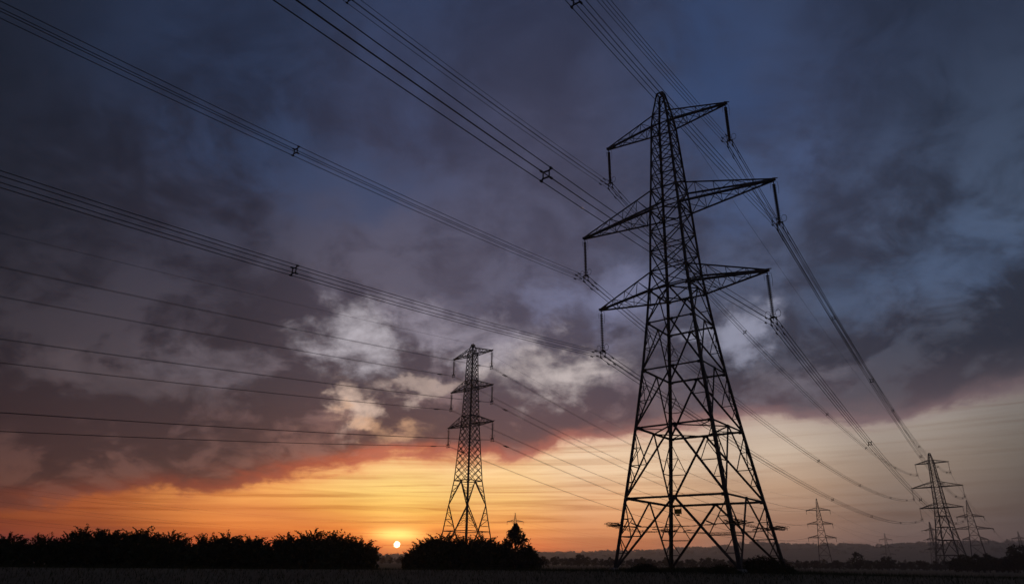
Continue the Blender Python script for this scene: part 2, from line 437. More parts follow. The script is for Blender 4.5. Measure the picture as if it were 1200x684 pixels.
# ------------------------------------------------------------------ lattice tower builders
CORN = [(-1, -1), (1, -1), (1, 1), (-1, 1)]
def make_insulator(root, top, length, rad, pitch, horns=True, axis=None):
    """a hanging string of discs with its end fittings"""
    top = Vector(top)
    s = empty('insulator_string', top); s.parent = root
    m = MB()
    z = -0.35
    m.bar((0, 0, 0.05), (0, 0, -length + 0.15), 0.05)
    m.lathe((0, 0, 0), [(0.0, 0.0), (0.06, -0.02), (0.06, -0.2), (0.0, -0.25)], 8)
    while z > -length + 0.55:
        m.lathe((0, 0, z), [(0.03, 0.0), (0.05, -pitch * 0.1), (rad * 0.8, -pitch * 0.24), (rad, -pitch * 0.40), (rad * 0.9, -pitch * 0.46), (0.04, -pitch * 0.42), (0.03, -pitch)], 10)
        z -= pitch
    o = m.build('disc_stack', M['glass'], s, True)
    y = MB()
    y.bar((-0.32, 0, -length + 0.42), (0.32, 0, -length + 0.42), 0.07, 0.10)
    for k in (-1, 1):
        y.bar((k * 0.27, 0, -length + 0.42), (k * 0.27, 0, -length - 0.28), 0.055)
        for q in (0.25, -0.25):
            y.bar((k * 0.25, -0.22, -length + q), (k * 0.25, 0.22, -length + q), 0.09, 0.10)
    y.build('yoke_plate', M['steel'], s)
    if horns:
        for k in (-1, 1):
            h = MB()
            pts = [(k * 0.08, 0, -length + 0.45)]
            for j in range(13):
                an = -pi / 2 + j * 2 * pi / 14
                pts.append((k * (0.46 + 0.24 * cos(an)), 0.0, -length + 0.78 + 0.34 * sin(an)))
            h.tube(pts, 0.022, 6); h.build('arcing_horn', M['steel'], s)
        h = MB(); h.tube([(0.1, 0, -0.1), (0.34, 0, -0.2), (0.40, 0, -0.9), (0.34, 0, -1.5)], 0.018, 5); h.build('arcing_horn', M['steel'], s)
        h = MB(); h.tube([(-0.1, 0, -0.1), (-0.3, 0, -0.2), (-0.33, 0, -0.8)], 0.018, 5); h.build('arcing_horn', M['steel'], s)
    return s

def crossarm(root, s, W, hb, hu, a, big=0.15, small=0.07, n=4, name='crossarm'):
    m = MB()
    wb, wu = W(hb), W(hu)
    tip = Vector((s * a, 0, hb))
    B = [Vector((s * wb, k * wb, hb)) for k in (-1, 1)]
    U = [Vector((s * wu, k * wu, hu)) for k in (-1, 1)]
    tb = [tip + Vector((0, k * 0.12, 0)) for k in (-1, 1)]
    tu = [tip + Vector((0, k * 0.10, 0.16)) for k in (-1, 1)]
    for k in (0, 1):
        m.angle(B[k], tb[k], big, (0, -1 if k else 1, 0.6)); m.angle(U[k], tu[k], big * 0.8, (0, -1 if k else 1, -0.6))
    P = lambda A, Bq, t: A + (Bq - A) * t
    fr = [0.0] + [1 - (1 - j / n) ** 1.0 * 1.0 for j in range(1, n)] + [0.96]
    for k in (0, 1):
        for j in range(len(fr) - 1):
            b0, b1 = P(B[k], tb[k], fr[j]), P(B[k], tb[k], fr[j + 1])
            u0, u1 = P(U[k], tu[k], fr[j]), P(U[k], tu[k], fr[j + 1])
            if 0 < j: m.bar(b0, u0, small)
            m.bar(u0 if j % 2 else b0, b1 if j % 2 else u1, small)
    for j in range(len(fr) - 1):
        k = j % 2
        m.bar(P(B[k], tb[k], fr[j]), P(B[1 - k], tb[1 - k], fr[j + 1]), small)
        if j: m.bar(P(B[0], tb[0], fr[j]), P(B[1], tb[1], fr[j]), small)
        if j: m.bar(P(U[0], tu[0], fr[j]), P(U[1], tu[1], fr[j]), small * 0.8)
    m.bar(tip + Vector((-s * 0.5, 0, 0.06)), tip + Vector((s * 0.22, 0, 0.1)), 0.26, 0.2)
    m.bar(tip + Vector((s * 0.05, -0.3, 0.1)), tip + Vector((s * 0.35, 0.3, 0.3)), 0.07)
    return m.build(name, M['steel'], root)

def interp(tab):
    def W(h):
        for (h0, w0), (h1, w1) in zip(tab, tab[1:]):
            if h <= h1: return w0 + (w1 - w0) * (h - h0) / (h1 - h0)
        return tab[-1][1]
    return W

def legs(root, tab, w0, w1, sink=0.9):
    H = tab[-1][0]
    for cx, cy in CORN:
        m = MB()
        pts = [(-sink, tab[0][1] + sink * (tab[0][1] - tab[1][1]) / (tab[1][0] - tab[0][0]))] + tab
        for (h0, a0), (h1, a1) in zip(pts, pts[1:]):
            m.angle((cx * a0, cy * a0, h0), (cx * a1, cy * a1, h1), w0 + (w1 - w0) * max(0, h0) / H, (-cx, -cy, 0))
        m.build('leg', M['steel'], root)

def face_pts(W, k, h):
    w = W(h); c0, c1 = CORN[k], CORN[(k + 1) % 4]
    return Vector((c0[0] * w, c0[1] * w, h)), Vector((c1[0] * w, c1[1] * w, h))

def redundants(m, L0, L1, D1, w, rich=True):
    """secondary members of the thin triangle between a leg L0->L1 and a diagonal L0->D1"""
    L = lambda t: L0 + (L1 - L0) * t
    D = lambda t: L0 + (D1 - L0) * t
    m.bar(L(0.45), D(0.45), w); e = L(0.95)
    m.bar(D(0.45), e, w)
    mid = D(0.45) + (e - D(0.45)) * 0.5
    m.bar(L(0.70), mid, w * 0.8); m.bar(L(0.45), mid, w * 0.8)
    if rich:
        m.bar(L(0.22), D(0.22), w * 0.8); m.bar(D(0.22), L(0.45), w * 0.8)

def make_suspension_tower():
    """the big one: 50 m, quad bundles, six hanging strings"""
    root = empty('transmission_tower')
    tab = [(0, 5.42), (5.78, 4.56), (12.02, 3.66), (17.51, 2.95), (22.28, 2.44), (25.75, 2.12), (27.78, 1.93), (34.85, 1.62), (37.28, 1.45), (45.46, 1.02), (46.97, 0.86), (50.0, 0.36)]
    W = interp(tab)
    legs(root, tab, 0.27, 0.17)
    Vp = [(0, 5.78, 0.15), (5.78, 12.02, 0.145), (12.02, 17.51, 0.135), (17.51, 22.28, 0.125), (22.28, 25.75, 0.115)]
    Xp = [25.75, 27.78, 30.0, 32.35, 34.85, 37.28, 39.0, 40.7, 42.35, 43.95, 45.46, 46.97, 48.5, 50.0]
    for k in range(4):
        m = MB()
        nrm = Vector((CORN[k][0] + CORN[(k + 1) % 4][0], CORN[k][1] + CORN[(k + 1) % 4][1], 0)) * -0.5
        for i, (h0, h1, w) in enumerate(Vp):
            a0, c0 = face_pts(W, k, h0); a1, c1 = face_pts(W, k, h1); mid = (a1 + c1) / 2
            m.angle(a1, c1, w, nrm + Vector((0, 0, -0.6)))
            for q, other in ((a1, c1), (c1, a1), (mid, a1)):       # gusset plates at the joints
                u = (other - q).normalized(); g0 = q + u * (0.05 if q is not mid else -0.32) - Vector((0, 0, 0.05))
                m.bar(g0, g0 + u * (0.36 if q is not mid else 0.50), 0.025, 0.26)
            m.angle(a0, mid, w * 0.95, nrm + Vector((0, 0, -0.3))); m.angle(c0, mid, w * 0.95, nrm + Vector((0, 0, -0.3)))
            if i < 4:
                redundants(m, a0, a1, mid, 0.07 - 0.006 * i, i < 3); redundants(m, c0, c1, mid, 0.07 - 0.006 * i, i < 3)
            else:
                m.bar((a0 + a1) / 2, (a0 + mid) / 2, 0.06); m.bar((c0 + c1) / 2, (c0 + mid) / 2, 0.06)
        for j, (h0, h1) in enumerate(zip(Xp, Xp[1:])):
            a0, c0 = face_pts(W, k, h0); a1, c1 = face_pts(W, k, h1)
            w = 0.10 if j < 5 else 0.085
            if h0 > 46.5:
                m.bar(*((a0, c1) if (j + k) % 2 else (c0, a1)), 0.06)
                if h1 < 49.5: m.bar(a1, c1, 0.05)
                continue
            m.bar(a0, c1, w, w * 0.6); m.bar(c0, a1, w, w * 0.6)
            m.bar(a1, c1, w * (1.25 if h1 in (27.78, 34.85, 37.28, 45.46) else 0.9), w * 0.7)
            if h0 == 25.75: m.bar(a0, c0, 0.13, 0.1)
        m.build('bracing', M['steel'], root)
    for h in (12.02, 25.75, 34.85):
        pb = MB()
        mids = []
        for k in range(4):
            p0, p1 = face_pts(W, k, h); mids.append((p0 + p1) / 2 - Vector((0, 0, 0.06)))
        for k in range(4): pb.bar(mids[k], mids[(k + 1) % 4], 0.09)
        if h == 12.02:
            for k in range(4):
                q0, q1 = face_pts(W, k, h)
                pb.bar(q1 - Vector((0, 0, 0.06)), (mids[k] + mids[(k + 1) % 4]) / 2, 0.06)
        pb.build('plan_bracing', M['steel'], root)
    for hb, hu, a, n in ((25.75, 27.78, 8.86, 4), (34.85, 37.28, 10.63, 5), (45.46, 46.97, 7.01, 4)):
        for s in (-1, 1):
            crossarm(root, s, W, hb, hu, a, 0.17, 0.048, n)
            make_insulator(root, (s * a, 0, hb - 0.05), 4.95, 0.18, 0.19)
    pk = MB()
    for k in range(4):
        a, c = face_pts(W, k, 50.0); pk.bar(a, c, 0.12)
    a, c = face_pts(W, 0, 50.0); e, g = face_pts(W, 2, 50.0)
    pk.bar((a + c) / 2 + Vector((0, 0, 0.05)), (e + g) / 2 + Vector((0, 0, 0.05)), 0.12)
    pk.bar((0, 0, 49.9), (0, 0, 50.25), 0.12)
    pk.build('peak_cap', M['steel'], root)
    for cx, cy in CORN:
        f = MB(); f.lathe((cx * 5.48, cy * 5.48, 0), [(0.0, 0.12), (0.34, 0.12), (0.42, 0.02), (0.5, -1.2)], 12); f.build('footing', M['concrete'], root)
    # barbed-wire climbing guards round the legs, 3.4 m up
    h = 3.45; w = W(h); rr = random.Random(3)
    for k in range(4):
        g = MB(); c0, c1 = CORN[k], CORN[(k + 1) % 4]
        n = Vector((c0[0] + c1[0], c0[1] + c1[1], 0)) * 0.5; d = Vector((c1[0] - c0[0], c1[1] - c0[1], 0)) * 0.5
        for off in (0.3, 0.6, 0.85, 1.1):
            q0 = Vector((0, 0, h + 0.12 * off)) + n * (w + off) - d * (w + 0.9)
            q1 = q0 + d * 2 * (w + 0.9)
            N = 60; pts = []
            for j in range(N + 1):
                t = j / N
                pts.append(q0.lerp(q1, t) + Vector((0, 0, -(0.1 + 0.25 * off) * 4 * t * (1 - t) + rr.uniform(-0.02, 0.02))))
            g.tube(pts, 0.013, 5)
            for j in range(2, N - 1, 3 if off > 0.5 else 5): g.bar(pts[j] + Vector((0, 0, -0.05)), pts[j] + d * 0.04 + Vector((0, 0, 0.05)), 0.016)
        for e in (-1, 1):
            for off in (0.1, 1.6):
                c = Vector((0, 0, h)) + n * w + d * e * (w - off)
                g.bar(c - n * 0.6 + Vector((0, 0, -0.04)), c + n * 1.15 + Vector((0, 0, 0.16)), 0.075)
            # loose coil of wire heaped near the leg
            pts = []
            for j in range(90):
                an = j * 0.55
                pts.append(Vector((0, 0, h)) + n * (w + 0.55 + 0.25 * cos(an)) + d * e * (w + 1.25 - j * 0.02) + Vector((0, 0, 0.1 + 0.17 * sin(an))))
            g.tube(pts, 0.014, 5)
        g.build('climbing_guard', M['barb'], root)
    pl = MB(); pl.box((0, 0, 0), 0.62, 0.03, 0.46); pl.box((0, 0, -0.33), 0.36, 0.03, 0.16)
    o = pl.build('notice_plate', M['plate'], root)
    wq = W(5.3); o.location = (-wq + 0.75, wq - 0.02, 5.25)
    fr = MB(); fr.bar((-0.34, 0.03, 0.5), (-0.34, 0.03, -0.25), 0.05); fr.bar((0.34, 0.03, 0.5), (0.34, 0.03, -0.25), 0.05); fr.bar((-0.34, 0.03, 0.2), (0.34, 0.03, 0.2), 0.05)
    fr.build('plate_frame', M['steel'], o)
    return root, W

def make_diamond_tower():
    """the older type to the left: dense lattice body over a two-tier diamond base"""
    root = empty('transmission_tower')
    tab = [(0, 4.2), (6.41, 3.35), (11.5, 2.69), (16.34, 2.06), (27.91, 1.37), (35.79, 1.08), (43.49, 0.84), (46.0, 0.25)]
    W = interp(tab)
    legs(root, tab, 0.24, 0.15, 1.2)
    def even(h0, h1, n): return [h0 + (h1 - h0) * j / n for j in range(n + 1)]
    Xp = even(16.34, 27.91, 4) + even(27.91, 35.79, 4)[1:] + even(35.79, 43.49, 4)[1:]
    for k in range(4):
        m = MB()
        A = lambda h: face_pts(W, k, h)
        (a0, c0), (a1, c1), (a2, c2), (a3, c3) = A(0), A(6.41), A(11.5), A(16.34)
        m1, m3 = (a1 + c1) / 2, (a3 + c3) / 2
        m.bar(a1, c1, 0.12); m.bar(a3, c3, 0.14)
        for p0, p1, p2, p3 in ((a0, a1, a2, a3), (c0, c1, c2, c3)):
            m.bar(p0, m1, 0.12); m.bar(m1, p2, 0.13); m.bar(p2, m3, 0.13)
            for (q0, q1, e) in ((p2, p1, m1), (p2, p3, m3), (p0, p1, m1)):
                for t in (0.3, 0.55, 0.8):
                    m.bar(q0.lerp(q1, t), q0.lerp(e, t), 0.06)
                m.bar(q0.lerp(q1, 0.3), q0.lerp(e, 0.55), 0.05); m.bar(q0.lerp(q1, 0.55), q0.lerp(e, 0.8), 0.05)
        for h0, h1 in zip(Xp, Xp[1:]):
            a0, c0 = A(h0); a1, c1 = A(h1); am, cm_ = (a0 + a1) / 2, (c0 + c1) / 2
            m.bar(a0, c1, 0.11, 0.06); m.bar(c0, a1, 0.11, 0.06)
            if h0 > 16:
                b0, b1 = (a0 + c0) / 2, (a1 + c1) / 2
                m.bar(b0, am, 0.075); m.bar(b0, cm_, 0.075); m.bar(am, b1, 0.075); m.bar(cm_, b1, 0.075)
        for h in (27.91, 29.8, 35.79, 37.6, 43.49, 44.6): m.bar(*A(h), 0.10)
        for h0, h1 in ((43.49, 44.75), (44.75, 46.0)):
            a0, c0 = A(h0); a1, c1 = A(h1); m.bar(a0, c1, 0.08); m.bar(c0, a1, 0.08)
        m.build('bracing', M['steel'], root)
    for hb, hu, a in ((27.91, 30.0, 6.5), (35.79, 37.7, 6.13), (43.49, 45.2, 5.82)):
        for s in (-1, 1):
            crossarm(root, s, W, hb, hu, a, 0.14, 0.055, 5)
            make_insulator(root, (s * a, 0, hb - 0.05), 3.8, 0.21, 0.16, True)
    pk = MB(); pk.bar((-0.3, -0.3, 46), (0.3, 0.3, 46), 0.1); pk.bar((0.3, -0.3, 46), (-0.3, 0.3, 46), 0.1); pk.bar((0, 0, 45.9), (0, 0, 46.3), 0.12)
    pk.build('peak_cap', M['steel'], root)
    return root

def make_tension_tower(H, base, arms, top_w=0.95, aw=0.30):
    """stocky tower with strings pulled out flat along the line and jumper loops under the arms"""
    root = empty('transmission_tower')
    ht = arms[-1][0]
    tab = [(0, base), (arms[0][0], base + (top_w - base) * arms[0][0] / ht * 1.06), (ht, top_w), (H, 0.22)]
    W = interp(tab)
    legs(root, tab, 0.34, 0.22, 1.5)
    hs = [0.0]
    while hs[-1] < H - 1.2:
        hs.append(min(H, hs[-1] + max(1.3, W(hs[-1]) * 1.75)))
    hs[-1] = H
    for k in range(4):
        m = MB()
        for j, (h0, h1) in enumerate(zip(hs, hs[1:])):
            a0, c0 = face_pts(W, k, h0); a1, c1 = face_pts(W, k, h1)
            m.bar(a0, c1, 0.14, 0.1); m.bar(c0, a1, 0.14, 0.1); m.bar(a1, c1, 0.12)
        m.build('bracing', M['steel'], root)
    for hb, a in arms:
        for s in (-1, 1):
            crossarm(root, s, W, hb - 0.5, hb + 1.1, a, 0.24, 0.10, 4)
            for v in (-1, 1):
                st = empty('insulator_string', (s * a, 0, hb - 0.5)); st.parent = root
                d = MB()
                N = 18
                for j in range(N):
                    y = v * (0.4 + j * 0.17)
                    d.tube([(0, y, -0.10 * j * 0.17), (0, y + 0.05, -0.10 * j * 0.17)], 0.20, 8)
                d.bar((0, v * 0.05, 0), (0, v * 3.6, -0.32), 0.08)
                d.build('disc_stack', M['glass'], st)
            j = MB()
            j.tube([(s * (a + 0.05), 3.6 * cos(pi * q / 14), hb - 0.85 - 2.2 * sin(pi * q / 14)) for q in range(15)], 0.06, 6)
            j.build('jumper_loop', M['wire'], root)
    pk = MB(); pk.box((0, 0, H), 0.6, 0.6, 0.2); pk.build('peak_cap', M['steel'], root)
    return root

# tower positions (metres): x, y, base z, heading of the arms
YAW = R(-37.83)
THICK = 1.1
big, bigW = make_suspension_tower()
big.location = (16.632, 62.653, 0.0); big.rotation_euler.z = YAW
tag(big, 'tall dark lattice pylon towering nearest of all, with six hanging insulator strings', 'pylon', 'electricity pylons')
THICK = 1.55
T2, _ = make_suspension_tower(); T2.location = (195.68, 319.2, 1.52); T2.rotation_euler.z = -0.88
for ch in list(T2.children):
    if ch.name.split('.')[0] in ('climbing_guard', 'notice_plate'):
        for g in list(ch.children): bpy.data.objects.remove(g)
        bpy.data.objects.remove(ch)
tag(T2, 'leaning-looking suspension pylon on the right field edge where the thick bundles come down', 'pylon', 'electricity pylons')
THICK = 1.15
old = make_diamond_tower()
old.location = (-8.6, 145.23, 0.19); old.rotation_euler.z = -0.71
tag(old, 'slender pylon rising behind the bushes just right of the sun, diamond-braced at its foot', 'pylon', 'electricity pylons')
THICK = 1.1
tens = make_tension_tower(40.07, 3.9, [(17.47, 7.78), (25.51, 7.04), (33.54, 6.76)])
tens.location = (192.51, 440.0, 2.0); tens.rotation_euler.z = -0.41
tag(tens, 'narrow far pylon with three short even arms, alone left of the right cluster', 'pylon', 'electricity pylons')
corner = make_tension_tower(42.3, 4.9, [(19.4, 6.6), (25.5, 10.7), (32.8, 7.2)], 1.6)
corner.location = (293.2, 450.0, 0.9); corner.rotation_euler.z = -0.55
tag(corner, 'stocky wide-armed pylon at the far right, just behind the leaning-looking suspension pylon', 'pylon', 'electricity pylons')
far = []
for (x, y, z, yw, lab) in (
        (381.6, 644.4, 2.5, -1.2, 'faint distant pylon half hidden behind the legs of the right suspension pylon'),
        (448.5, 852.8, 2.5, -0.5, 'tiny hazy pylon against the wooded ridge left of the right suspension pylon'),
        (554.2, 776.4, 2.5, -0.75, 'tiny hazy pylon above the trees at the right end of the ridge'),
        (5.4, 602.0, 2.4, -0.05, 'small pylon whose top pokes out above the pointed dark tree')):
    o = copy_tree(tens); o.location = (x, y, z); o.rotation_euler.z = yw
    tag(o, lab, 'pylon', 'electricity pylons'); far.append(o)
P5, P6, P7, P8 = far
THICK = 1.0

# ------------------------------------------------------------------ wires
def tw(o, u, v, h):
    c, s = cos(o.rotation_euler.z), sin(o.rotation_euler.z); l = o.location
    return Vector((l.x + u * c - v * s, l.y + u * s + v * c, l.z + h))
def sag_pts(A, B, sag, t0=0.0, t1=1.0, n=48):
    out = []
    for j in range(n + 1):
        t = t0 + (t1 - t0) * j / n
        p = A.lerp(B, t); p.z -= 4 * sag * t * (1 - t); out.append(p)
    return out
def spacer_mesh(m, c, d, side, q):
    up = Vector((0, 0, 1)); e = q * 0.62
    cs = [c + side * (sx * q) + up * (sz * q) for sx, sz in ((-1, -1), (1, -1), (1, 1), (-1, 1))]
    inn = [c + side * (sx * e) + up * (sz * e) for sx, sz in ((-1, -1), (1, -1), (1, 1), (-1, 1))]
    for k in range(4):
        m.bar(inn[k], inn[(k + 1) % 4], 0.055 if q < 0.26 else 0.085)
        m.bar(inn[k], cs[k] + (cs[k] - inn[k]) * 0.15, 0.055 if q < 0.26 else 0.085)
        m.bar(cs[k] - d * 0.09, cs[k] + d * 0.09, 0.075)
def quad(A, B, sag, label, group, spacers, r=0.019, dampers=(0.0,), q=0.25):
    root = empty('conductor_bundle', A)
    side = Vector((B.y - A.y, A.x - B.x, 0)).normalized(); d = (B - A).normalized(); L = (B - A).length
    loc = lambda pts: [p - A for p in pts]
    for sx, sz in ((-1, -1), (1, -1), (1, 1), (-1, 1)):
        off = side * sx * q + Vector((0, 0, sz * q))
        m = MB(); m.tube([p + off for p in loc(sag_pts(A, B, sag))], r, 6); m.build('wire', M['wire'], root, True)
    for t in spacers:
        p0, p1 = sag_pts(A, B, sag, t - 0.002, t + 0.002, 1); dd = (p1 - p0).normalized()
        m = MB(); spacer_mesh(m, (p0 + p1) / 2 - A, dd, side, q); m.build('spacer', M['steel'], root)
    for t in dampers:
        for k, (sx, sz) in enumerate(((-1, -1), (1, -1), (1, 1), (-1, 1))):
            m = MB(); dist = 1.5 + 0.35 * (k % 2)
            p0, p1 = sag_pts(A, B, sag, dist / L, (dist + 0.45) / L, 1)
            c = side * sx * q + Vector((0, 0, sz * q - 0.1)) - A
            m.bar(p0 + c, p1 + c, 0.025); m.bar(p0 + c, p0.lerp(p1, 0.33) + c, 0.085); m.bar(p0.lerp(p1, 0.67) + c, p1 + c, 0.085)
            m.bar((p0 + p1) / 2 + c, (p0 + p1) / 2 + c + Vector((0, 0, 0.1)), 0.04)
            m.build('vibration_damper', M['steel'], root)
    return tag(root, label, 'power line', group)
def twin(A, B, sag, label, group, r=0.025, q=0.2, spacers=(0.3, 0.55, 0.8)):
    root = empty('conductor_pair', A)
    side = Vector((B.y - A.y, A.x - B.x, 0)).normalized()
    for sx in (-1, 1):
        m = MB(); m.tube([p - A + side * sx * q for p in sag_pts(A, B, sag)], r, 5); m.build('wire', M['wire'], root, True)
    for t in spacers:
        p = sag_pts(A, B, sag, t, t + 0.001, 1)[0] - A
        m = MB(); m.bar(p - side * q, p + side * q, 0.06); m.build('spacer', M['steel'], root)
    for t in (0.012,):
        for sx in (-1, 1):
            p0, p1 = [x - A + side * sx * q - Vector((0, 0, 0.08)) for x in sag_pts(A, B, sag, t, t + 0.004, 1)]
            m = MB(); m.bar(p0, p1, 0.09); m.build('vibration_damper', M['steel'], root)
    return tag(root, label, 'power line', group)
def single(name, A, B, sag, label, group, r=0.014, n=48):
    m = MB(); m.tube([p - A for p in sag_pts(A, B, sag, n=n)], r, 5)
    o = m.build(name, M['wire'], None, True); o.location = A
    return tag(o, label, 'power line', group)

ARM = [(25.75, 8.86, 'lowest'), (34.85, 10.63, 'middle'), (45.46, 7.01, 'top')]
BA = -0.6056; Bv = Vector((-sin(BA), cos(BA), 0)); Bu = Vector((cos(BA), sin(BA), 0)); BL = 340.0
SIDE = {-1: 'left', 1: 'right'}
back_sag = {(1, -1): 17.57, (0, -1): 16.99, (2, -1): 17.43, (0, 1): 17.11, (1, 1): 18.0, (2, 1): 20.21}
back_sp = {k: (0.115, 0.30, 0.46) for k in back_sag}
fwd_sag = {(2, 1): 8.47, (0, 1): 7.74, (2, -1): 7.37, (1, -1): 7.21, (0, -1): 6.8, (1, 1): 8.18}
fwd_sp = {k: (0.155, 0.353, 0.523, 0.731, 0.90) for k in fwd_sag}
GB, GF = 'conductor bundles sweeping back overhead', 'conductor bundles running on to the right pylon'
LIN = 5.0
for i, (h, a, nm) in enumerate(ARM):
    for s in (-1, 1):
        A = tw(big, s * a, 0, h - LIN)
        c = Vector((big.location.x, big.location.y, 0)) - Bv * BL + Bu * s * a
        B = Vector((c.x, c.y, A.z + 17.26))
        quad(A, B, back_sag[(i, s)], f'four-wire bundle climbing overhead to upper left from the nearest pylon\'s {nm} {SIDE[s]} arm', GB, back_sp[(i, s)])
        quad(A, tw(T2, s * a, 0, h - LIN), fwd_sag[(i, s)], f'four-wire bundle swooping down to the right pylon from the nearest pylon\'s {nm} {SIDE[s]} arm', GF, fwd_sp[(i, s)], 0.03, (0.0,), 0.28)
pk = tw(big, 0, 0, 50.2)
single('earth_wire', pk, pk - Bv * BL + Vector((0, 0, 17.0)), 15.5, 'single thin earth wire rising overhead from the very peak of the tall near pylon', 'earth wires', 0.012)
single('earth_wire', pk, tw(T2, 0, 0, 50.2), 6.71, 'single thin earth wire running from peak to peak between the two thick-bundle pylons', 'earth wires', 0.016)

OAR = [(27.91, 6.5, 'lowest'), (35.79, 6.13, 'middle'), (43.49, 5.82, 'top')]
OA = -0.625; Ov = Vector((-sin(OA), cos(OA), 0)); Ou = Vector((cos(OA), sin(OA), 0)); OL = 330.0
osag = {(2, 1): 4.23, (2, -1): 4.16, (1, 1): 4.7, (1, -1): 4.77, (0, 1): 4.73, (0, -1): 5.22}
ofs = {(2, 1): 8.73, (2, -1): 9.03, (1, 1): 9.07, (1, -1): 8.35, (0, 1): 8.72, (0, -1): 8.38}
PAR = [(17.47, 7.78), (25.51, 7.04), (33.54, 6.76)]
GO = 'conductor pairs of the slender pylon'
for i, (h, a, nm) in enumerate(OAR):
    for s in (-1, 1):
        A = tw(old, s * a, 0, h - 3.8)
        c = Vector((old.location.x, old.location.y, 0)) - Ov * OL + Ou * s * a
        twin(A, Vector((c.x, c.y, A.z - 23.65)), osag[(i, s)], f'thin conductor pair crossing the left sky to the slender pylon\'s {nm} {SIDE[s]} arm', GO)
        twin(A, tw(tens, s * PAR[i][1], 0, PAR[i][0] - 0.5), ofs[(i, s)], f'thin conductor pair dropping rightwards behind the nearest pylon from the slender pylon\'s {nm} {SIDE[s]} arm', GO, 0.028)
pk = tw(old, 0, 0, 46.2)
single('earth_wire', pk, pk - Ov * OL + Vector((0, 0, -23.65)), 4.76, 'faint hair-thin earth wire crossing the left sky to the peak of the slender pylon', 'earth wires', 0.02)
single('earth_wire', pk, tw(tens, 0, 0, 40.1), 8.32, 'faint hair-thin earth wire dropping rightwards from the peak of the slender pylon', 'earth wires', 0.018)
def line(Ta, armsA, Tb, armsB, sag, text, group, r):
    for i, nm in enumerate(('lowest', 'middle', 'top')):
        for s in (-1, 1):
            single('conductor', tw(Ta, s * armsA[i][1], 0, armsA[i][0] - 0.6), tw(Tb, s * armsB[i][1], 0, armsB[i][0] - 0.6), sag,
                   text.format(arm=f'{nm} {SIDE[s]} arm'), group, r, 32)
CAR = [(19.4, 6.6), (25.5, 10.7), (32.8, 7.2)]
SAR = [(h - 4.6, a) for h, a, _ in ARM]
line(T2, SAR, corner, CAR, 3.0, 'short far conductor from the right suspension pylon\'s {arm} to the wide-armed one', 'far conductors on the right', 0.04)
line(corner, CAR, P7, PAR, 14.0, 'hazy far conductor leaving the wide-armed pylon\'s {arm} towards the right edge', 'far conductors on the right', 0.035)
line(tens, PAR, P5, PAR, 10.0, 'hazy far conductor sagging rightwards from the narrow lone pylon\'s {arm}', 'far conductors on the right', 0.03)
ang8 = R(31); back8 = Vector((-460.0, -400.0, 0))
for i, nm in enumerate(('lowest', 'middle', 'top')):
    for s in (-1, 1):
        A = tw(P8, s * PAR[i][1], 0, PAR[i][0] - 0.6)
        c = A + Vector((-330.0, -240.0, 6.0)) + Vector((6 * s, -3 * s, 0))
        single('conductor', A, c, 9.0, f'faint conductor low in the left sky to the {nm} {SIDE[s]} arm behind the pointed tree', 'far conductors low on the left', 0.03)
        single('conductor', A, tw(P6, s * PAR[i][1], 0, PAR[i][0] - 0.6), 16.0, f'faint conductor running right from the {nm} {SIDE[s]} arm of the pylon behind the pointed tree', 'far conductors low on the right', 0.03)

